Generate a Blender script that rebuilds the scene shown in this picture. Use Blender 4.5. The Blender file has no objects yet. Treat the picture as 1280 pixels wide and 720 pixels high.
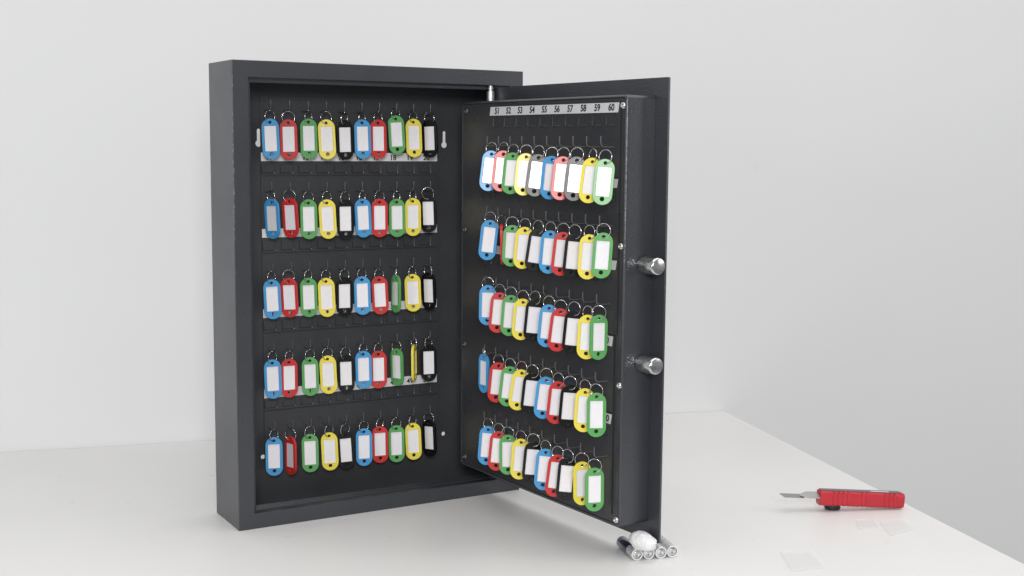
import bpy, bmesh, math, random
from mathutils import Vector, Matrix
random.seed(7)
PI = math.pi
S = bpy.context.scene
COL = S.collection

# ------------------------------------------------------------------ helpers
def link(name, me, mat=None, parent=None):
    o = bpy.data.objects.new(name, me)
    COL.objects.link(o)
    if parent is not None:
        o.parent = parent
    if mat is not None:
        mats = mat if isinstance(mat, (list, tuple)) else [mat]
        for m in mats:
            me.materials.append(m)
    return o

def empty(name, loc=(0, 0, 0)):
    o = bpy.data.objects.new(name, None)
    o.empty_display_size = .01
    o.location = loc
    COL.objects.link(o)
    return o

def tag(o, label=None, cat=None, group=None, kind=None):
    if label: o['label'] = label
    if cat: o['category'] = cat
    if group: o['group'] = group
    if kind: o['kind'] = kind
    return o

def to_mesh(bm, name):
    me = bpy.data.meshes.new(name)
    bmesh.ops.recalc_face_normals(bm, faces=bm.faces)
    bm.to_mesh(me)
    bm.free()
    return me

def smooth(me, angle=35):
    for p in me.polygons:
        p.use_smooth = True
    try:
        me.set_sharp_from_angle(angle=math.radians(angle))
    except Exception:
        pass
    return me

def box(bm, x0, x1, y0, y1, z0, z1, mi=0):
    vs = [bm.verts.new(c) for c in ((x0, y0, z0), (x1, y0, z0), (x1, y1, z0), (x0, y1, z0),
                                    (x0, y0, z1), (x1, y0, z1), (x1, y1, z1), (x0, y1, z1))]
    for f in ((0, 3, 2, 1), (4, 5, 6, 7), (0, 1, 5, 4), (1, 2, 6, 5), (2, 3, 7, 6), (3, 0, 4, 7)):
        fc = bm.faces.new([vs[i] for i in f])
        fc.material_index = mi
    return vs

def bevel_mod(o, w, seg=2, ang=35):
    m = o.modifiers.new('bevel', 'BEVEL')
    m.width = w; m.segments = seg; m.limit_method = 'ANGLE'; m.angle_limit = math.radians(ang)
    m.harden_normals = False
    return m

def tube(bm, pts, r, n=10, closed=False, mi=0, radii=None):
    """sweep a circle along points"""
    pts = [Vector(p) for p in pts]
    N = len(pts)
    rings = []
    prev = None
    for i, p in enumerate(pts):
        if closed:
            t = (pts[(i + 1) % N] - pts[i - 1]).normalized()
        else:
            t = (pts[min(i + 1, N - 1)] - pts[max(i - 1, 0)]).normalized()
        if prev is None:
            a = t.orthogonal().normalized()
        else:
            a = (prev - t * prev.dot(t)).normalized()
        prev = a
        b = t.cross(a)
        rr = radii[i] if radii else r
        rings.append([bm.verts.new(p + a * math.cos(2 * PI * k / n) * rr + b * math.sin(2 * PI * k / n) * rr) for k in range(n)])
    M = N if closed else N - 1
    for i in range(M):
        A, B = rings[i], rings[(i + 1) % N]
        for k in range(n):
            f = bm.faces.new((A[k], A[(k + 1) % n], B[(k + 1) % n], B[k])); f.material_index = mi
    if not closed:
        f = bm.faces.new(rings[0][::-1]); f.material_index = mi
        f = bm.faces.new(rings[-1]); f.material_index = mi

def lathe(bm, prof, n=32, M=None, mi=0):
    """profile [(r, h)] turned about local Z, closed with caps where r == 0"""
    M = M or Matrix.Identity(4)
    rings = []
    for r, h in prof:
        if r <= 1e-9:
            rings.append([bm.verts.new(M @ Vector((0, 0, h)))])
        else:
            rings.append([bm.verts.new(M @ Vector((r * math.cos(2 * PI * k / n), r * math.sin(2 * PI * k / n), h))) for k in range(n)])
    mis = mi if isinstance(mi, (list, tuple)) else [mi] * (len(prof) - 1)
    for i in range(len(rings) - 1):
        A, B = rings[i], rings[i + 1]
        for k in range(n):
            k2 = (k + 1) % n
            if len(A) == 1 and len(B) == 1: continue
            if len(A) == 1: f = bm.faces.new((A[0], B[k], B[k2]))
            elif len(B) == 1: f = bm.faces.new((A[k], B[0], A[k2]))
            else: f = bm.faces.new((A[k], B[k], B[k2], A[k2]))
            f.material_index = mis[i]

def curve_mesh(name, loops, extrude, bev=0., res=2, M=None):
    """flat outlines (first outer, rest holes) filled, extruded, bevelled -> mesh"""
    cu = bpy.data.curves.new(name, 'CURVE')
    cu.dimensions = '2D'; cu.fill_mode = 'BOTH'
    cu.extrude = extrude; cu.bevel_depth = bev; cu.bevel_resolution = res
    for lp in loops:
        sp = cu.splines.new('POLY')
        sp.points.add(len(lp) - 1)
        for p, c in zip(sp.points, lp):
            p.co = (c[0], c[1], 0, 1)
        sp.use_cyclic_u = True
    return curve_to_mesh(cu, name, M)

def curve_to_mesh(cu, name, M=None):
    o = bpy.data.objects.new(name, cu)
    COL.objects.link(o)
    dg = bpy.context.evaluated_depsgraph_get()
    me = bpy.data.meshes.new_from_object(o.evaluated_get(dg), depsgraph=dg)
    me.name = name
    me.materials.clear()
    bpy.data.objects.remove(o)
    bpy.data.curves.remove(cu)
    if M is not None:
        me.transform(M)
    return me

def circle(cx, cy, r, n=20, a0=0., a1=2 * PI, end=False):
    m = n if not end else n - 1
    return [(cx + r * math.cos(a0 + (a1 - a0) * k / m), cy + r * math.sin(a0 + (a1 - a0) * k / m)) for k in range(n)]

def rrect(x0, x1, y0, y1, r, n=5):
    out = []
    for cx, cy, a in ((x1 - r, y1 - r, 0), (x0 + r, y1 - r, PI / 2), (x0 + r, y0 + r, PI), (x1 - r, y0 + r, 1.5 * PI)):
        out += circle(cx, cy, r, n, a, a + PI / 2, True)
    return out

def join_mesh(name, parts):
    """parts: [(mesh, material index)] -> one mesh"""
    bm = bmesh.new()
    for me, mi in parts:
        n0 = len(bm.faces)
        bm.from_mesh(me)
        bm.faces.ensure_lookup_table()
        for f in bm.faces[n0:]:
            f.material_index = mi
    me = bpy.data.meshes.new(name)
    bm.to_mesh(me); bm.free()
    for p, _ in parts:
        bpy.data.meshes.remove(p)
    return me

# XY-plane drawing turned upright: x stays, y -> z, drawing's front (+z) faces -Y
UP = Matrix(((1, 0, 0, 0), (0, 0, -1, 0), (0, 1, 0, 0), (0, 0, 0, 1)))

def text_mesh(s, size, bold=.0, shear=0., loc=(0, 0), y=0., extrude=.00012):
    cu = bpy.data.curves.new('numerals', 'FONT')
    cu.body = s; cu.size = size; cu.align_x = 'CENTER'; cu.align_y = 'CENTER'
    cu.offset = bold; cu.shear = shear; cu.extrude = extrude; cu.resolution_u = 4
    me = curve_to_mesh(cu, 'numerals', Matrix.Translation((loc[0], y, loc[1])) @ UP)
    return me

# ------------------------------------------------------------------ materials
def mat(name, col, rough=.5, metal=0., bump=None, coat=0., coat_r=.1, var=0., var_scale=40., spec=.5, rough_var=0., rv_scale=30.,
        coord='Object', trans=0., ior=1.5, sss=0.):
    m = bpy.data.materials.new(name); m.use_nodes = True
    nt = m.node_tree; b = nt.nodes['Principled BSDF']
    b.inputs['Base Color'].default_value = (*col, 1)
    b.inputs['Roughness'].default_value = rough
    b.inputs['Metallic'].default_value = metal
    b.inputs['Specular IOR Level'].default_value = spec
    b.inputs['Coat Weight'].default_value = coat
    b.inputs['Coat Roughness'].default_value = coat_r
    b.inputs['IOR'].default_value = ior
    b.inputs['Transmission Weight'].default_value = trans
    if sss:
        b.inputs['Subsurface Weight'].default_value = sss
        b.inputs['Subsurface Radius'].default_value = (.002, .002, .002)
        b.inputs['Subsurface Scale'].default_value = 1.
    tc = nt.nodes.new('ShaderNodeTexCoord')
    def noise(scale, detail=3):
        n = nt.nodes.new('ShaderNodeTexNoise'); n.inputs['Scale'].default_value = scale
        n.inputs['Detail'].default_value = detail
        nt.links.new(tc.outputs[coord], n.inputs['Vector']); return n
    if var:
        n = noise(var_scale)
        mp = nt.nodes.new('ShaderNodeMapRange'); mp.inputs['From Min'].default_value = .3; mp.inputs['From Max'].default_value = .7
        mp.inputs['To Min'].default_value = 1 - var; mp.inputs['To Max'].default_value = 1 + var
        nt.links.new(n.outputs['Fac'], mp.inputs['Value'])
        mx = nt.nodes.new('ShaderNodeVectorMath'); mx.operation = 'SCALE'
        mx.inputs[0].default_value = col
        nt.links.new(mp.outputs['Result'], mx.inputs['Scale'])
        nt.links.new(mx.outputs['Vector'], b.inputs['Base Color'])
    if rough_var:
        n = noise(rv_scale)
        mp = nt.nodes.new('ShaderNodeMapRange'); mp.inputs['From Min'].default_value = .3; mp.inputs['From Max'].default_value = .7
        mp.inputs['To Min'].default_value = max(.02, rough - rough_var); mp.inputs['To Max'].default_value = rough + rough_var
        nt.links.new(n.outputs['Fac'], mp.inputs['Value'])
        nt.links.new(mp.outputs['Result'], b.inputs['Roughness'])
    if bump:
        sc, st, ds = bump
        n = noise(sc, 2)
        bp = nt.nodes.new('ShaderNodeBump'); bp.inputs['Strength'].default_value = st; bp.inputs['Distance'].default_value = ds
        nt.links.new(n.outputs['Fac'], bp.inputs['Height'])
        nt.links.new(bp.outputs['Normal'], b.inputs['Normal'])
    return m

PAINT = mat('charcoal_powder_coat', (.032, .035, .043), .34, spec=.8, bump=(480, .85, .0004), var=.10, var_scale=14, rough_var=.05, rv_scale=9)
PAINT_IN = mat('charcoal_sheet_paint', (.047, .049, .055), .38, bump=(480, .6, .0004), var=.10, var_scale=20, rough_var=.06, rv_scale=12)
PAINT_DOOR = mat('charcoal_door_sheet', (.034, .035, .040), .30, bump=(480, .5, .0004), var=.10, var_scale=20, rough_var=.06, rv_scale=12)
STEEL = mat('bright_steel', (.62, .62, .61), .22, 1., rough_var=.07, rv_scale=120)
RINGM = mat('nickel_ring', (.58, .58, .57), .14, 1.)
CHROME = mat('chrome_bolt', (.60, .60, .60), .20, 1., rough_var=.08, rv_scale=200, bump=(300, .05, .0003))
HOOKM = mat('dark_hook_wire', (.085, .087, .092), .30)
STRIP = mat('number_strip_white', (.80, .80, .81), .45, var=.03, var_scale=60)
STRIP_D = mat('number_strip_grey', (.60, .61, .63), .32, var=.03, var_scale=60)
INK = mat('printed_black', (.015, .015, .017), .5)
PAPER = mat('paper_insert', (.88, .86, .89), .55, coat=.9, coat_r=.10, var=.025, var_scale=160)
TAGC = {
    'blue': mat('blue_plastic', (.065, .33, .66), .32, var=.05, var_scale=90, sss=.08),
    'red': mat('red_plastic', (.60, .032, .030), .32, var=.05, var_scale=90, sss=.08),
    'green': mat('green_plastic', (.115, .39, .115), .32, var=.05, var_scale=90, sss=.08),
    'yellow': mat('yellow_plastic', (.88, .73, .085), .32, var=.04, var_scale=90, sss=.08),
    'black': mat('black_plastic', (.006, .006, .007), .27, spec=.32, var=.1, var_scale=90),
}
WALLM = mat('white_painted_wall', (.745, .75, .757), .75, var=.012, var_scale=2.2, bump=(160, .06, .001))
TABLEM = mat('white_table_laminate', (.80, .795, .785), .42, var=.012, var_scale=5, rough_var=.06, rv_scale=6, bump=(220, .03, .0005))
def specks(m, scale, lo, hi, amount):
    nt = m.node_tree; b = nt.nodes['Principled BSDF']
    src = b.inputs['Base Color'].links[0].from_socket
    tc = nt.nodes.new('ShaderNodeTexCoord'); n = nt.nodes.new('ShaderNodeTexNoise')
    n.inputs['Scale'].default_value = scale; n.inputs['Detail'].default_value = 5
    nt.links.new(tc.outputs['Object'], n.inputs['Vector'])
    mp = nt.nodes.new('ShaderNodeMapRange'); mp.inputs['From Min'].default_value = lo; mp.inputs['From Max'].default_value = hi
    mp.inputs['To Min'].default_value = 1; mp.inputs['To Max'].default_value = 1 - amount
    nt.links.new(n.outputs['Fac'], mp.inputs['Value'])
    mx = nt.nodes.new('ShaderNodeVectorMath'); mx.operation = 'SCALE'
    nt.links.new(src, mx.inputs[0]); nt.links.new(mp.outputs['Result'], mx.inputs['Scale'])
    nt.links.new(mx.outputs['Vector'], b.inputs['Base Color'])
specks(TABLEM, 45, .70, .78, .22)
specks(WALLM, 30, .72, .80, .08)
FLOORM = mat('grey_floor', (.45, .45, .45), .6, var=.05, var_scale=3)

# ------------------------------------------------------------------ setting
ld = Vector((.9729, -.2312, 0)); nd = Vector((.2312, .9729, 0))       # along the table's back edge, towards the wall
cor = Vector((.956, .2702, 0))                                        # its back right corner
rotz = math.atan2(ld.y, ld.x)
TABLE_M = Matrix.Translation(cor) @ Matrix.Rotation(rotz, 4, 'Z')
e_ = Vector((.7201 - .956, -.530 - .2694, 0))                          # direction of the right edge
EDGE_SKEW = e_.dot(ld) / abs(e_.dot(nd))
bm = bmesh.new()
box(bm, -1.9, 0, -1.05, 0, -.028, 0)
for v in bm.verts:
    if v.co.x > -.1 and v.co.y < -.1: v.co.x += EDGE_SKEW * 1.05
bmesh.ops.bevel(bm, geom=bm.edges[:], offset=.0012, segments=3, affect='EDGES', profile=.5)
t = link('table', smooth(to_mesh(bm, 'table')), TABLEM)
t.matrix_world = TABLE_M
tag(t, kind='structure')
bm = bmesh.new()
box(bm, -5.0, 4.0, .0012, .10, -.76, 2.6)
w = link('wall', to_mesh(bm, 'wall'), WALLM)
w.matrix_world = TABLE_M
tag(w, kind='structure')
bm = bmesh.new()
box(bm, -5.0, 4.0, -4.5, .001, -.80, -.75)
w = link('floor', to_mesh(bm, 'floor'), FLOORM)
w.matrix_world = TABLE_M
tag(w, kind='structure')

# ------------------------------------------------------------------ key cabinet: body
CW, CH, CD = .3843, .55, .0876
cab = empty('key_cabinet')
tag(cab, 'charcoal grey steel key cabinet standing open on the white table', 'key cabinet')

def ring(bm, i_l, i_r, i_b, i_t, y):
    return [bm.verts.new(c) for c in ((i_l, y, i_b), (CW - i_r, y, i_b), (CW - i_r, y, CH - i_t), (i_l, y, CH - i_t))]
bm = bmesh.new()
seq = [(0, 0, 0, 0, CD), (0, 0, 0, 0, 0), (.0194, .0194, .0184, .0192, 0), (.0194, .0194, .0184, .0192, .0100),
       (.0244, .0230, .0200, .0246, .0100), (.0244, .0230, .0200, .0246, .0116), (.0016, .0016, .0030, .0016, .0116),
       (.0016, .0016, .0030, .0016, CD)]
rs = [ring(bm, *s) for s in seq]
for i in range(len(rs)):
    A, B = rs[i], rs[(i + 1) % len(rs)]
    for k in range(4):
        bm.faces.new((A[k], A[(k + 1) % 4], B[(k + 1) % 4], B[k]))
o = link('body', to_mesh(bm, 'body'), PAINT, cab)
for p_ in o.data.polygons: p_.use_smooth = True
bevel_mod(o, .0015, 4).harden_normals = True
# front left edge highlight painted as a broken line of pale, worn-looking flakes
def edge_wear_glint(name, parent, pos, along, span, n, wid, seed):
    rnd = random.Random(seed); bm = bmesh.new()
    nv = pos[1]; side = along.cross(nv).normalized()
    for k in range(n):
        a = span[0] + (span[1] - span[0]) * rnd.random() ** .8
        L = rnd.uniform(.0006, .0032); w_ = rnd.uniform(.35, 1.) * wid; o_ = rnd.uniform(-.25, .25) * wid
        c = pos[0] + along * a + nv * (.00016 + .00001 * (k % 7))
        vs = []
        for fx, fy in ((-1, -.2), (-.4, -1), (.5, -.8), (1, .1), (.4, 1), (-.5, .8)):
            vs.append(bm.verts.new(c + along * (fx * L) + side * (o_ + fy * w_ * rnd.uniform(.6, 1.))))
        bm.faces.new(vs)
    return link(name, to_mesh(bm, name), WORN_GLINT, parent)
WORN_GLINT = mat('worn_edge_glint', (.42, .42, .43), .40)  # pale tone stands in for the highlight along the edges
edge_wear_glint('edge_wear_glint', cab, (Vector((.00044, .00044, 0)), Vector((-.7071, -.7071, 0))), Vector((0, 0, 1)), (.548, .345), 130, .00072, 3)
edge_wear_glint('edge_wear_glint', cab, (Vector((.00044, .00044, 0)), Vector((-.7071, -.7071, 0))), Vector((0, 0, 1)), (.345, .02), 40, .00050, 4)
# sloped fold added along the cabinet floor to catch light and read brighter
bm = bmesh.new()
R = [[bm.verts.new((x, y, z)) for y, z in ((.0590, .0031), (.0660, .0088), (.0668, .0087), (.0676, .0031))] for x in (.0020, CW - .0020)]
for k in range(4):
    bm.faces.new((R[0][k], R[0][(k + 1) % 4], R[1][(k + 1) % 4], R[1][k]))
bm.faces.new(R[0]); bm.faces.new(R[1][::-1])
link('light_catch_fold', to_mesh(bm, 'light_catch_fold'), PAINT, cab)
# back sheet with two keyhole slots and two round fixing holes
def keyhole(cx, zc, zt, r, w):
    a = math.asin(w / r)
    lp = circle(cx, zc, r, 22, PI / 2 + a, PI / 2 + 2 * PI - a, True)
    return lp + circle(cx, zt - w, w, 9, 0, PI, True)
loops = [[(.0020, .0026), (CW - .0020, .0026), (CW - .0020, CH - .0020), (.0020, CH - .0020)],
         keyhole(.3148, .4555, .4735, .0041, .0021), keyhole(.0602, .4555, .4735, .0041, .0021),
         circle(.3145, .0661, .0028), circle(.0600, .0640, .0028)]
me = curve_mesh('back_sheet', loops, .0006, M=Matrix.Translation((0, .0866, 0)) @ UP)
link('back_sheet', me, PAINT_IN, cab)

# ------------------------------------------------------------------ hooks, rails, number strips
def hook_mesh():
    bm = bmesh.new()
    # local: origin at the bend where the ring hangs; the panel is at +Y
    pts = [(0, .0190, -.0012), (0, .010, -.0012), (0, .002, -.0010)]
    for k in range(1, 7):
        a = k / 6 * PI / 2
        pts.append((0, .002 - .0045 * math.sin(a), -.0010 + .0045 * (1 - math.cos(a))))
    pts += [(0, -.0026, .0070), (0, -.0024, .0105)]
    tube(bm, pts, .00085, 8)
    return smooth(to_mesh(bm, 'hook'), 50)
HOOK = hook_mesh(); HOOK.materials.append(HOOKM)

def ring_mesh():
    bm = bmesh.new()
    N = 56; pts = []
    for i in range(N):
        a = i / (N - 1) * 2 * PI * 1.96
        pts.append((.0077 * math.sin(a), -.0005 + .0010 * i / (N - 1), .0077 * math.cos(a)))
    tube(bm, pts, .0005, 8)
    return smooth(to_mesh(bm, 'split_ring'), 50)
RING = ring_mesh(); RING.materials.append(RINGM)

def rail_mesh(x0, x1, z0, z1, yb, yf, wins, wz0, wz1, ww=.0085, dots=False):
    """folded sheet with ten embossed little trays; front at yf, back at yb (yf < yb)"""
    bm = bmesh.new()
    box(bm, x0, x1, yf, yb, z0, z1)
    bmesh.ops.bevel(bm, geom=bm.edges[:], offset=.0004, segments=2, affect='EDGES')
    for wx in wins:
        a, b = wx - ww, wx + ww
        # raised tray: rim ring in front of the sheet with a sunk floor
        o_ = [(a, wz0), (b, wz0), (b, wz1), (a, wz1)]
        i_ = [(a + .0013, wz0 + .0013), (b - .0013, wz0 + .0013), (b - .0006, wz1 - .0003), (a + .0006, wz1 - .0003)]
        R0 = [bm.verts.new((p[0], yf + .0001, p[1])) for p in o_]
        R1 = [bm.verts.new((p[0] * .97 + wx * .03, yf - (.0012 if p[1] == wz0 else .0003), p[1] + (.0003 if p[1] == wz0 else 0))) for p in o_]
        R2 = [bm.verts.new((p[0], yf - .0001, p[1])) for p in i_]
        for A, B in ((R0, R1), (R1, R2)):
            for k in range(4):
                bm.faces.new((A[k], A[(k + 1) % 4], B[(k + 1) % 4], B[k]))
        bm.faces.new(R2)
        if dots:  # corner glint put in as a small bright nub
            n0 = len(bm.faces)
            bmesh.ops.create_icosphere(bm, subdivisions=2, radius=.0008, matrix=Matrix.Translation((wx + ww * .9, yf - .0009, wz0 + .0009)))
            bm.faces.ensure_lookup_table()
            for f in bm.faces[n0:]: f.material_index = 1
    return smooth(to_mesh(bm, 'hook_rail'), 25)

def strip_mesh(x0, x1, z0, z1, y, nums, xs, size, bold, shear, slant=0.):
    bm = bmesh.new()
    vs = box(bm, x0, x1, y - .0006, y, z0, z1)
    for v in vs:
        if v.co.z > (z0 + z1) / 2: v.co.x += slant
    me = bpy.data.meshes.new('strip'); bmesh.ops.recalc_face_normals(bm, faces=bm.faces); bm.to_mesh(me); bm.free()
    parts = [(me, 0)]
    for n, x in zip(nums, xs):
        parts.append((text_mesh(str(n), size, bold, shear, (x + slant * .5, (z0 + z1) / 2 - (0 if slant else .0010)), y - .00075), 1))
    return join_mesh('number_strip', parts)

# cabinet rails
SPOT = mat('tray_corner_glint', (.45, .45, .46), .35, .8)  # bright nubs added for the glints on the trays' lower corners
YR = .0842
GX = [.0668 + .0239 * k for k in range(10)]                    # hook columns
GZ = [.4818, .3830, .2843, .1865, .0867]                       # height of the tags' upper holes, row by row
seams = [.5135, .4158, .3205, .2210, .1226, .0500]
strips = [None, (.4340, .4445), (.3400, .3508), (.2402, .2512), (.1388, .1502)]
rails = []
for i in range(5):
    z1, z0 = seams[i] - .0003, seams[i + 1] + .0003
    if i < 4:
        wz0, wz1 = seams[i + 1] + .0030, strips[i + 1][0] - .0035
    else:
        wz0 = wz1 = None
    r_ = link('hook_rail', rail_mesh(.0618, .3050, z0, z1, .0858, YR, [x + .004 for x in GX] if wz0 else [], wz0 or 0, wz1 or 0, dots=True), [PAINT_IN, SPOT], cab)
    rails.append(r_)
    if i < 4:
        z0, z1 = strips[i + 1]
        link('number_strip', strip_mesh(.0620, .3030, z0, z1, YR - .0002, range(11 + 10 * i, 21 + 10 * i),
                                        [x + .0052 for x in GX], .0094, .00016, 0.), [STRIP, INK], r_)
    for x in GX:
        h = link('hook', HOOK, None, r_)
        h.location = (x + .0012, .0655, GZ[i] + .0150)

# ------------------------------------------------------------------ door, swung out towards the viewer
A = Vector((.30545, .02033, 0)); u = Vector((.064343, -.997928, 0)); nin = Vector((-.997928, -.064343, 0))
DM = Matrix(((u.x, -nin.x, 0, A.x), (u.y, -nin.y, 0, A.y), (0, 0, 1, 0), (0, 0, 0, 1)))   # local x along door, y outwards, z up
BL, TH = .3334, .0421
bm = bmesh.new()
# outer plate
PX0, PX1 = .0080, .3534
plate = rrect(PX0, PX1, .0206, .5289, .0016, 3)
def loft(bm, loops, cap0=True, cap1=True):
    R = [[bm.verts.new((p[0], y, p[1])) for p in lp] for lp, y in loops]
    for i in range(len(R) - 1):
        n = len(R[i])
        for k in range(n):
            bm.faces.new((R[i][k], R[i][(k + 1) % n], R[i + 1][(k + 1) % n], R[i + 1][k]))
    if cap0: bm.faces.new(R[0][::-1])
    if cap1: bm.faces.new(R[-1])
def ins(d, r, y, x0=0., x1=BL, z0=.0397, z1=.5100):
    return (rrect(x0 + d, x1 - d, z0 + d, z1 - d, r, 6), y)
loft(bm, [(rrect(PX0, PX1, .0206, .5289, .0016, 3), .0396), (rrect(PX0, PX1, .0206, .5289, .0016, 3), .0421)])
# folded box behind the inner sheet: rim, walls
loft(bm, [ins(0, .0050, .0394), ins(0, .0050, .0028), ins(.0003, .0049, .0014), ins(.0010, .0046, .0005), ins(.0020, .0042, 0), ins(.0029, .0038, .0003), ins(.0032, .0036, .0010), ins(.0033, .0036, .0040)], True, False)
door = link('door', smooth(to_mesh(bm, 'door'), 40), PAINT, cab)
door.matrix_basis = DM
# inner sheet
me = curve_mesh('inner_panel', [rrect(.0039, BL - .0039, .0436, .5061, .0033, 6)], .0006, .0003, 1, M=Matrix.Translation((0, .0014, 0)) @ UP)
link('inner_panel', smooth(me, 30), PAINT_DOOR, door)
YP = .0005                                                     # front of the inner sheet
DX = [(.0956, .0248), (.0947, .0248), (.0915, .0249), (.0878, .0250), (.0923, .0241)]
HX0, HXD = .0905, .0248
DZ = [.4408, .3563, .2712, .1862, .1024]
dstrip = [(.4915, .5020), (.4112, .4207), (.3228, .3330), (.2390, .2500), (.1528, .1638)]
dseam = [.4755, .3905, .3055, .2205, .1355, .0560]
for i in range(5):
    z1 = dstrip[i][1] + .0012
    z0 = dstrip[i + 1][1] + .0022 if i < 4 else .0520
    sh = (0, 0, 0, -.004, -.004)[i]
    hx = [HX0 - (.003 if i > 1 else 0) + HXD * k for k in range(10)]
    wz1 = dstrip[i][0] - .0025
    r_ = link('hook_rail', rail_mesh(.0690 + sh, .3235 + sh, z0, z1, YP - .0001, YP - .0014,
                                     [x - .006 for x in hx], wz1 - .0115, wz1, .0083), PAINT_DOOR, door)
    link('number_strip', strip_mesh(.0690 + sh, .3200 + sh, *dstrip[i], YP - .0016, range(51 + 10 * i, 61 + 10 * i),
                                    [x - .006 for x in hx], .0104, .00024, .10, .0020), [STRIP_D, INK], door)
    for x in hx:
        h = link('hook', HOOK, None, door)
        h.location = (x, -.0165, DZ[i] + .0150)
# the same painted edge highlight, as worn-looking flakes, on the door's folded rim
edge_wear_glint('edge_wear_glint', door, (Vector((.0014, .00030, 0)), Vector((-.45, -.89, 0)).normalized()), Vector((0, 0, 1)), (.500, .250), 95, .00052, 5)
edge_wear_glint('edge_wear_glint', door, (Vector((BL - .00058, .00088, 0)), Vector((.79, -.61, 0)).normalized()), Vector((0, 0, 1)), (.505, .330), 42, .00022, 6)
# screws of the inner sheet
bm = bmesh.new()
lathe(bm, [(.0039, 0), (.0039, .0008), (.0033, .0020), (.0020, .0027), (.0015, .0027), (.0009, .0016), (0, .0016)], 20,
      Matrix.Rotation(PI / 2, 4, 'X'))
SCREW = smooth(to_mesh(bm, 'screw'), 40); SCREW.materials.append(STEEL)
DULL = mat('dark_screw', (.10, .10, .11), .35, .7)
SCREW2 = SCREW.copy(); SCREW2.materials.clear(); SCREW2.materials.append(DULL)
for k, (x, z) in enumerate([(.327, .4985), (.327, .3489), (.3284, .1976), (.327, .0474), (.0122, .498), (.0100, .3481), (.0100, .2001), (.0117, .052)]):
    s_ = link('screw', SCREW if k < 4 else SCREW2, None, door)
    s_.location = (x, YP, z); s_.rotation_euler = (0, random.uniform(0, 3), 0)
SCUFF = mat('scuffed_metal', (.42, .42, .43), .5, .8)
# two locking bolts sticking out of the free end, each in its sleeve
for z in (.3285, .2205):
    bm = bmesh.new()
    M = Matrix.Translation((BL, .0275, z)) @ Matrix.Rotation(PI / 2, 4, 'Y')
    lathe(bm, [(.0098, -.010), (.0098, .0220), (.0096, .0229), (.0084, .0246), (.0081, .0247), (0, .0247)], 44, M)
    b_ = link('locking_bolt', smooth(to_mesh(bm, 'locking_bolt'), 40), CHROME, door)
    bm = bmesh.new()
    lathe(bm, [(.0101, .0002), (.0112, .0002), (.0112, .0008), (.0101, .0008), (.0101, .0002)], 40, M)
    link('bolt_sleeve', smooth(to_mesh(bm, 'bolt_sleeve'), 40), PAINT, b_)
    # paint rubbed off beside the bolt: small bare flakes
    bm = bmesh.new()
    for k in range(62):
        cy = random.uniform(.0040, .0158); cz = z + random.gauss(.0018, .0021)
        if random.random() < .12: cz = z + random.uniform(-.003, .009)
        n = random.randint(4, 6); rr = random.uniform(.00015, .0006); a0 = random.random() * 6
        vs = [bm.verts.new((BL + .0001 + .00003 * (k % 5), cy + 1.3 * rr * math.cos(a0 + 2 * PI * j / n), cz + rr * math.sin(a0 + 2 * PI * j / n) * random.uniform(.5, 1.))) for j in range(n)]
        bm.faces.new(vs)
    link('bare_metal_scuff', to_mesh(bm, 'bare_metal_scuff'), SCUFF, door)
# hinge pin at the top
bm = bmesh.new()
lathe(bm, [(0, .500), (.0050, .500), (.0050, .5235), (.0032, .5240), (.0032, .5262), (.0040, .5266), (.0040, .5280), (.0026, .5284), (.0026, .5318), (0, .5318)], 24)
hp = link('hinge_pin', smooth(to_mesh(bm, 'hinge_pin'), 40), mat('satin_steel', (.62, .62, .62), .38, .9), door)
pv = DM.inverted() @ Vector((.3405, .0055, 0))
hp.location = (pv.x, pv.y - .0008, 0)

# ------------------------------------------------------------------ key tags
TW, THT = .0212, .0494
ZT, ZB = .0046, THT - .0046                                     # tag reaches from +ZT to -ZB about the upper hole
def stadium(w, top, bot, n=13):
    r = w / 2
    return circle(0, top - r, r, n, 0, PI, True) + circle(0, bot + r, r, n, PI, 2 * PI, True)
def tag_body():
    hz = -.0384
    holes = [circle(0, 0, .0019, 16), circle(0, hz, .0023, 16)]
    wx, wt, wb = .0072, -.0044, -.0350
    win = rrect(-wx, wx, wb, wt, .0006, 3)
    rim = rrect(-wx - .0009, wx + .0009, wb - .0009, wt + .0009, .0010, 3)
    b = .0004
    back = curve_mesh('b', [stadium(TW - 2 * b - .0003, ZT - b - .00015, -ZB + b + .00015)] + [circle(0, 0, .0024, 16), circle(0, hz, .0028, 16)], .0006, b, 2, M=Matrix.Translation((0, .0008, 0)) @ UP)
    front = curve_mesh('f', [stadium(TW - 2 * b, ZT - b, -ZB + b)] + [circle(0, 0, .0019 + b, 16), circle(0, hz, .0023 + b, 16), rrect(-wx - b, wx + b, wb - b, wt + b, .0009, 3)],
                       .0003, b, 3, M=Matrix.Translation((0, -.00075, 0)) @ UP)
    # raised lip round the window
    lip = curve_mesh('l', [rim, rrect(-wx - .0002, wx + .0002, wb - .0002, wt + .0002, .0006, 3)], .0001, .0001, 1, M=Matrix.Translation((0, -.00150, 0)) @ UP)
    return smooth(join_mesh('tag_frame', [(back, 0), (front, 0), (lip, 0)]), 40)
body0 = tag_body()
BODY = {}
for c, m in TAGC.items():
    b_ = body0.copy(); b_.materials.append(m); BODY[c] = b_
bm = bmesh.new()
box(bm, -.0071, .0071, -.00055, -.00030, -.0349, -.0045)
PAP = to_mesh(bm, 'paper_insert'); PAP.materials.append(PAPER)

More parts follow.
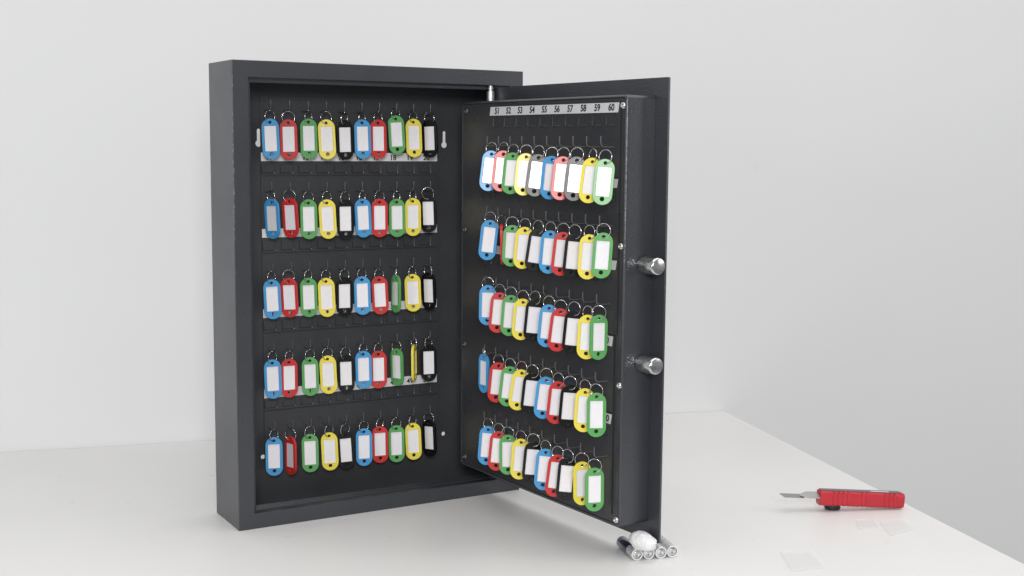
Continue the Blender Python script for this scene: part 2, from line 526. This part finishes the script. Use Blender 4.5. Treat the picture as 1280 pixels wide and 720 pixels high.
def key_tag(colour, loc, yaw, roll, pitch, ring_yaw, label, group):
    e = empty('key_tag', loc)
    e.rotation_euler = (math.radians(pitch), math.radians(roll), math.radians(yaw))
    e.rotation_mode = 'XYZ'
    tag(e, label, 'key tag', group)
    link('tag_frame', BODY[colour], None, e)
    link('paper_insert', PAP, None, e)
    r_ = link('split_ring', RING, None, e)
    # the ring hangs upright through the upper hole, turned against the tag
    q = Matrix.Rotation(math.radians(-roll), 4, 'Y') @ Matrix.Rotation(math.radians(ring_yaw), 4, 'Z')
    r_.matrix_basis = q @ Matrix.Translation((0, 0, .0066))
    return e

ROWN = ['top row', 'second row', 'middle row', 'fourth row', 'bottom row']
CAMX = Vector((-.46154, -1.42575, .45599))
def yaw_to_cam(p):
    d = CAMX - Vector(p)
    return math.degrees(math.atan2(d.x, -d.y))
cabdx = [[-.0005, -.001, .001, .0003, .0009, .0008, -.0011, -.0005, .0005, -.0004],
         [-.0003, -.001, -.0003, .0002, .001, .0007, .0006, .001, 0, -.0019],
         [.0004, -.0014, .0002, -.0003, .0006, .0007, .0006, .0003, -.0002, -.0009],
         [0, -.0023, .001, .0006, .001, .0012, -.0015, .0005, .0013, -.0018],
         [.0003, -.0018, -.0003, .0016, -.0005, .0017, .0002, -.0003, -.0005, -.0004]]
cabfit = [(.0239, .0681), (.0238, .0686), (.0240, .0665), (.0241, .0666), (.0240, .0671)]
cabz = [[.4811, .4805, .4819, .4812, .4806, .4820, .4823, .4878, .4841, .4834],
        [.3844, .3850, .3827, .3823, .3819, .3825, .3822, .3818, .3825, .3863],
        [.2854, .2863, .2851, .2840, .2839, .2838, .2827, .2837, .2837, .2847],
        [.1860, .1853, .1851, .1853, .1844, .1878, .1861, .1873, .1908, .1892],
        [.0881, .0867, .0870, .0862, .0849, .0862, .0870, .0855, .0862, .0880]]
# degrees each tag is turned away from facing the viewer (0 where nothing shows)
turn = {(1, 0): -38, (1, 1): -32, (2, 7): -60, (3, 7): -44, (3, 8): 78, (4, 1): -54, (0, 9): -28, (2, 9): -34, (4, 9): -38, (1, 9): -14, (2, 1): -14, (0, 1): -10}
extra = {(1, 0): 'turned a little sideways', (1, 1): 'turned a little sideways', (2, 7): 'turned sharply sideways',
         (3, 7): 'turned sideways', (3, 8): 'turned edge-on', (4, 1): 'turned sharply sideways', (0, 7): 'hanging higher than its neighbours'}
COLS = ['blue', 'red', 'green', 'yellow', 'black'] * 2
for r in range(5):
    for c in range(10):
        k, b0 = cabfit[r]
        x = b0 + k * c + cabdx[r][c]
        z = cabz[r][c]
        p = (x, .0660, z)
        yaw = yaw_to_cam(p) * .55 + random.uniform(-6, 6)
        if (r, c) in turn: yaw = yaw_to_cam(p) + turn[(r, c)]
        roll = -random.uniform(.4, 3.2)
        col = COLS[c]
        side = 'left' if c < 5 else 'right'
        ex = extra.get((r, c))
        lab = '%s one of the two %s key tags in the %s inside the cabinet' % (side, col, ROWN[r])
        if ex:
            lab = '%s key tag %s, %s %s in the cabinet\'s %s' % (col, ex, side, col, ROWN[r])
        if c == 0 and not ex: lab = 'blue key tag hanging leftmost in the %s inside the cabinet' % ROWN[r]
        if c == 9: lab = 'black key tag hanging rightmost in the %s inside the cabinet' % ROWN[r]
        key_tag(col, p, yaw, roll, random.uniform(-2, 2), random.uniform(28, 48) if (r, c) not in turn else random.uniform(-30, 40), lab, 'key tags hanging inside the cabinet')

DCOL = ['blue', 'red', 'green', 'yellow', 'black', 'blue', 'red', 'black', 'yellow', 'green']
dds = [[.0003, .0017, -.0026, -.0001, .0001, .0016, -.0015, -.0012, .0021, -.0004],
       [-.0005, .0004, -.0021, -.0001, .0019, .0016, .0014, -.0017, -.0004, -.0006],
       [-.0018, .0002, -.0004, .0001, -.0002, .0029, .0006, .0014, .0014, -.0042],
       [-.0062, .0022, .0025, .0021, -.0005, .0024, .0012, -.0017, .0014, -.0034],
       [.0002, .0005, -.0042, 0, .0018, .0029, .0025, -.0023, -.0002, -.0012]]
dz = [[.4446, .4449, .4427, .4421, .4415, .4396, .4395, .4396, .4385, .4376],
      [.3609, .3580, .3574, .3567, .3560, .3556, .3554, .3550, .3558, .3591],
      [.2807, .2746, .2738, .2721, .2738, .2709, .2688, .2695, .2675, .2698],
      [.1947, .1887, .1876, .1875, .1867, .1866, .1851, .1846, .1852, .1837],
      [.1055, .1037, .1031, .1038, .1052, .1022, .1001, .1005, .1016, .0998]]
droll = [[6.9, 6, 3.1, 6, 7, 6.6, 6, 5.8, 4.9, 4.8], [6.2, 1, 3.1, 5, 8.4, 4.2, 5.9, 5.3, 3.6, 3.5],
         [1.1, 5.3, 3.9, 4.4, 5.4, 4.7, 6.7, 5.1, 2.4, 1], [.4, 5.5, 6, 8.6, 5.8, 6.6, 5.5, 4.6, 3.1, -.2],
         [4.1, 5.4, -.4, 3.7, 5, 4.8, 6.8, 4.7, -.8, -.5]]
dturn = {(1, 1): 86, (3, 0): -58, (2, 9): 30, (3, 9): 8, (4, 9): 16, (4, 8): 22}
dpitch = {0: -6.5, 1: -1.2, 2: -1.0, 3: -.5, 4: -.5}
ROW1 = [0, 0, -13, 2, -1, 14, 1, 0, -14, 1]
for r in range(5):
    for c in range(10):
        b0, k = DX[r]
        s = b0 + k * c + dds[r][c]
        p = A + u * s + nin * .016; p.z = dz[r][c]
        yaw = yaw_to_cam(p) + (dturn[(r, c)] if (r, c) in dturn else ROW1[c] if r == 0 else random.uniform(-8, 8))
        col = DCOL[c]
        side = 'left' if c < 5 else 'right'
        lab = '%s one of the two %s key tags in the %s on the open door' % (side, col, ROWN[r])
        if c == 0: lab = 'blue key tag hanging leftmost in the %s on the open door' % ROWN[r]
        if c == 9: lab = 'green key tag hanging rightmost in the %s on the open door' % ROWN[r]
        if (r, c) == (1, 1): lab = 'red key tag turned edge-on in the second row on the open door'
        if (r, c) == (3, 0): lab = 'blue key tag turned sideways, leftmost in the fourth row on the open door'
        key_tag(col, p, yaw, droll[r][c], dpitch[r] + random.uniform(-1.5, 1.5), random.uniform(-45, -20), lab, 'key tags hanging on the door')

# ------------------------------------------------------------------ batteries under the door
BATW = mat('battery_silver_wrap', (.60, .61, .63), .28, .6, rough_var=.06, rv_scale=200, var=.10, var_scale=120)
BATN = mat('battery_navy_wrap', (.012, .018, .055), .22, .2, coat=.6)
BATE = mat('battery_end_steel', (.66, .66, .66), .25, 1.)
BATP = mat('battery_pale_ring', (.74, .75, .76), .4)
BATG = mat('battery_grey_wrap', (.60, .60, .61), .32, .35, var=.1, var_scale=120)
ax = Vector((.2528, .9675, 0))
def battery(loc, label, first):
    M = Matrix.Translation(loc) @ Vector((0, 0, 1)).rotation_difference(ax).to_matrix().to_4x4()
    e = empty('battery', loc); tag(e, label, 'battery', 'batteries lying under the open door')
    e.rotation_mode = 'QUATERNION'; e.rotation_quaternion = Vector((0, 0, 1)).rotation_difference(ax)
    R = .0069
    bm = bmesh.new()
    lathe(bm, [(.0052, .0007), (.0060, .0002), (.0066, .0004), (R, .0010), (R, .0170), (R, .0172), (R, .0480), (.0066, .0488), (.0058, .0489)], 40,
          None, [2, 2, 0, 0, 0, 1, 1, 1])
    link('sleeve', smooth(to_mesh(bm, 'sleeve'), 50), [BATW if first < 3 else BATG, BATN if first == 0 else BATW, BATP], e)
    bm = bmesh.new()
    lathe(bm, [(0, .0012), (.0016, .0012), (.0022, .0007), (.0030, .0007), (.0034, .0011), (.0046, .0011), (.0056, .0014)], 40)
    link('end_cap', smooth(to_mesh(bm, 'end_cap'), 50), BATE, e)
    bm = bmesh.new()
    lathe(bm, [(.0058, .0485), (.0028, .0486), (.0027, .0500), (.0022, .0504), (0, .0504)], 32)
    link('positive_nub', smooth(to_mesh(bm, 'positive_nub'), 50), BATE, e)
b0 = Vector((.3497, -.3152, .0069)); rowd = Vector((.9675, -.2528, 0))
for k, lb in enumerate(['leftmost battery under the door, silver with a dark navy far end',
                        'second silver battery from the left under the white wad',
                        'third silver battery from the left under the white wad',
                        'rightmost battery in the row, pale grey, beyond the door edge']):
    battery(b0 + rowd * .0141 * k + ax * (0, .0006, -.0003, .0004)[k], lb, k)

# crumpled white wad between batteries and door
bm = bmesh.new()
bmesh.ops.create_icosphere(bm, subdivisions=5, radius=1)
from mathutils import noise as mn
for v in bm.verts:
    d = v.co.normalized()
    n = mn.fractal(d * 1.6 + Vector((3, 1, 7)), 1., 2., 4) * .10 + abs(mn.noise(d * 2.4)) * .10 + abs(mn.noise(d * 6 + Vector((5, 2, 1)))) * .03
    v.co = d * (.95 + n)
    v.co.x *= .0190; v.co.y *= .0112; v.co.z *= .0106
    if v.co.z < -.0040 and v.co.y > 0: v.co.y += .011 * min(1, (-.0040 - v.co.z) / .003) * (v.co.y / .0112)
    v.co.z = max(v.co.z, -.0102)
WADM = mat('white_tissue', (.80, .80, .81), .6, bump=(300, .25, .001), sss=.2)
wd = link('tissue_wad', smooth(to_mesh(bm, 'tissue_wad'), 60), WADM)
wl = A + u * .3410 + nin * (-.0266); wl.z = .0228
wd.location = wl; wd.rotation_euler = (0, 0, math.atan2(u.y, u.x))
tag(wd, 'crumpled white tissue wad on the batteries under the door corner', 'tissue wad')

# ------------------------------------------------------------------ cutter on the table
REDP = mat('red_cutter_plastic', (.50, .024, .038), .36, var=.08, var_scale=60, bump=(120, .1, .0008), rough_var=.06, rv_scale=80)
PLUM = mat('plum_grey_plastic', (.17, .085, .10), .35, var=.08, var_scale=60)
BLADE = mat('blade_steel', (.40, .40, .40), .34, 1., rough_var=.08, rv_scale=200)
BLADE2 = mat('carrier_steel', (.50, .50, .49), .45, .9, rough_var=.05, rv_scale=200)
BLK = mat('black_knob_plastic', (.012, .012, .013), .35)
PALE = mat('pale_print', (.70, .66, .66), .4)
hl = Vector((.6602, -.2742, .0085)); hr = Vector((.7642, -.3165, .0010))
kd = (hr - hl); KL = kd.length; kd.normalize()
back = Vector((-kd.y, kd.x, 0)).normalized(); upv = kd.cross(back).normalized()
KM = Matrix(((kd.x, back.x, upv.x, hl.x), (kd.y, back.y, upv.y, hl.y), (kd.z, back.z, upv.z, hl.z), (0, 0, 0, 1)))
kn = empty('utility_knife'); kn.matrix_world = KM
tag(kn, 'red utility knife with its steel blade out lying on the table', 'utility knife')
def sec(x, w, h, z0, n=28):
    pts = []
    for k in range(n):
        a = 2 * PI * k / n
        cx, sx = math.cos(a), math.sin(a)
        e_ = .42
        pts.append((x, .0085 + w * math.copysign(abs(cx) ** e_, cx), z0 + h / 2 + h / 2 * math.copysign(abs(sx) ** e_, sx)))
    return pts
bm = bmesh.new()
R = []
stations = [(0, .0066, .0150, .0018), (.0006, .0078, .0184, .0004), (.004, .0084, .0192, 0)]
xx = .010
while xx < KL - .012:
    d = .0009 if (.012 < xx < .040 or .052 < xx < .064 or .080 < xx < .098) else 0
    stations += [(xx, .0084, .0192, 0), (xx + .0012, .0084 - d, .0192 - 2 * d, d), (xx + .0018, .0084 - d, .0192 - 2 * d, d), (xx + .0030, .0084, .0192, 0)]
    xx += .0062
for q in range(4):
    stations += [(KL - .010 + q * .0024, .0082, .0196, 0), (KL - .0088 + q * .0024, .0076, .0184, .0006)]
stations += [(KL - .0002, .0074, .0178, .0009)]
for st in stations:
    R.append([bm.verts.new(p) for p in sec(st[0], st[1], st[2], st[3])])
for i in range(len(R) - 1):
    for k in range(28):
        bm.faces.new((R[i][k], R[i][(k + 1) % 28], R[i + 1][(k + 1) % 28], R[i + 1][k]))
bm.faces.new(R[0][::-1]); bm.faces.new(R[-1])
link('handle', smooth(to_mesh(bm, 'handle'), 30), REDP, kn)
me = curve_mesh('slide_track', [rrect(.0010, KL - .004, .0040, .0130, .003, 5)], .0005, .0003, 1, M=Matrix.Translation((0, 0, .0192)))
tr = link('slide_track', smooth(me), PLUM, kn)
me = curve_mesh('print', [rrect(KL * .60, KL * .82, .0046, .0076, .0012, 4)], .00015, M=Matrix.Translation((0, 0, .0202)))
link('pale_insert', me, PALE, tr)
me = curve_mesh('blade', [[(-.0500, .0128), (-.0500 + .0040, .0030), (-.0200, .0030), (-.0200, .0128)]], .0003, M=Matrix.Translation((0, 0, .0085)) @ Matrix.Rotation(math.radians(14), 4, 'X'))
link('blade', me, BLADE, kn)
me = curve_mesh('blade_carrier', [[(.004, .0018), (-.0130, .0014), (-.0190, .0030), (-.0245, .0060), (-.0225, .0100), (-.0150, .0142), (.004, .0150)]], .0007, .0002, 1,
                M=Matrix.Translation((0, 0, .0098)) @ Matrix.Rotation(math.radians(18), 4, 'X'))
link('blade_carrier', smooth(me), BLADE2, kn)
bm = bmesh.new()
pr = []
lathe(bm, [(0, 0), (.0080, 0), (.0096, .0008), (.0102, .0020), (.0102, .0060), (.0094, .0072), (0, .0072)], 36)
for v in bm.verts:
    rr = math.hypot(v.co.x, v.co.y)
    if rr > .0099:
        a = math.atan2(v.co.y, v.co.x); k_ = round(a / (2 * PI) * 36)
        if k_ % 2: v.co.x *= .95; v.co.y *= .95
kb = link('lock_wheel', smooth(to_mesh(bm, 'lock_wheel'), 40), BLK, kn)
kb.matrix_basis = KM.inverted() @ Matrix.Translation((.6868, -.2688, .0003))

# ------------------------------------------------------------------ clear plastic pads on the table
CL = bpy.data.materials.new('clear_soft_plastic'); CL.use_nodes = True
nt = CL.node_tree; pb = nt.nodes['Principled BSDF']
pb.inputs['Base Color'].default_value = (.97, .97, .97, 1); pb.inputs['Roughness'].default_value = .22
pb.inputs['IOR'].default_value = 1.42; pb.inputs['Transmission Weight'].default_value = .15
tp = nt.nodes.new('ShaderNodeBsdfTransparent'); mx = nt.nodes.new('ShaderNodeMixShader')
mx.inputs['Fac'].default_value = .24
nt.links.new(tp.outputs[0], mx.inputs[1]); nt.links.new(pb.outputs[0], mx.inputs[2])
nt.links.new(mx.outputs[0], nt.nodes['Material Output'].inputs['Surface'])
def pad(corners, label):
    cs = [Vector((c[0], c[1])) for c in corners]
    ctr = sum(cs, Vector((0, 0))) / 4
    lp = []
    for i in range(4):
        a, b, c = cs[i - 1], cs[i], cs[(i + 1) % 4]
        for q in range(6):
            f = q / 5; r = .004
            p0 = b + (a - b).normalized() * r; p2 = b + (c - b).normalized() * r
            lp.append(tuple((p0 * (1 - f) ** 2 + b * 2 * f * (1 - f) + p2 * f * f) - ctr))
    me = curve_mesh('clear_pad', [lp], .0005, .0005, 3, M=Matrix.Translation((0, 0, .00115)))
    o = link('clear_pad', smooth(me, 50), CL)
    o.location = (ctr.x, ctr.y, 0)
    tag(o, label, 'plastic pad', 'clear plastic pads on the table')
pad([(.5081, -.3702), (.5397, -.3843), (.5130, -.4342), (.4760, -.4260)], 'clear square plastic pad lying nearest the front edge of the picture')
pad([(.6732, -.3234), (.6960, -.3290), (.6744, -.3590), (.6500, -.3500)], 'smaller clear pad just below the red knife handle')
pad([(.6930, -.3440), (.7262, -.3448), (.7111, -.3815), (.6660, -.3860)], 'larger clear pad right of the smaller one, below the red knife')

# ------------------------------------------------------------------ camera
f_px = 1593.66
cd = bpy.data.cameras.new('camera'); cd.sensor_width = 36; cd.lens = f_px / 1280 * 36
cd.clip_start = .01; cd.clip_end = 100
cam = bpy.data.objects.new('camera', cd); COL.objects.link(cam)
Rv = Vector((.86417369, -.50312934, .00804335)); Uv = Vector((.04915199, .10030993, .99374142)); Fv = Vector((.50078729, .85836984, -.11141501))
cam.matrix_world = Matrix(((Rv.x, Uv.x, -Fv.x, CAMX.x), (Rv.y, Uv.y, -Fv.y, CAMX.y), (Rv.z, Uv.z, -Fv.z, CAMX.z), (0, 0, 0, 1)))
S.camera = cam

# ------------------------------------------------------------------ light: soft boxes of a small studio and an added wall fill
W = bpy.data.worlds.new('World'); S.world = W; W.use_nodes = True
W.node_tree.nodes['Background'].inputs['Color'].default_value = (.97, .985, 1, 1)
W.node_tree.nodes['Background'].inputs['Strength'].default_value = .325
def area(name, loc, target, sx, sy, power, col=(1, 1, 1)):
    l = bpy.data.lights.new(name, 'AREA'); l.shape = 'RECTANGLE'; l.size = sx; l.size_y = sy; l.energy = power; l.color = col
    o = bpy.data.objects.new(name, l); COL.objects.link(o)
    o.location = loc
    o.rotation_euler = (Vector(target) - Vector(loc)).to_track_quat('-Z', 'Y').to_euler()
    return o
area('key_softbox', (-.74, -2.10, .92), (.25, .0, .30), .50, .46, 25, (1, .985, .97))
area('overhead_softbox', (.55, -.85, 2.5), (.45, -.15, 0), 3.2, 2.2, 36, (1, .985, .965))
area('left_softbox', (-2.3, -1.04, .62), (0, .0, .40), .30, .75, 7.5, (.96, .98, 1))

area('right_wall_fill', (2.3, -1.7, .9), (1.4, .15, -.1), .9, 1.2, 9, (1, .99, .98))  # unseen lamp added to brighten the right part of the wall
S.view_settings.view_transform = 'Standard'
S.view_settings.look = 'None'
S.view_settings.exposure = 0
S.view_settings.gamma = 1
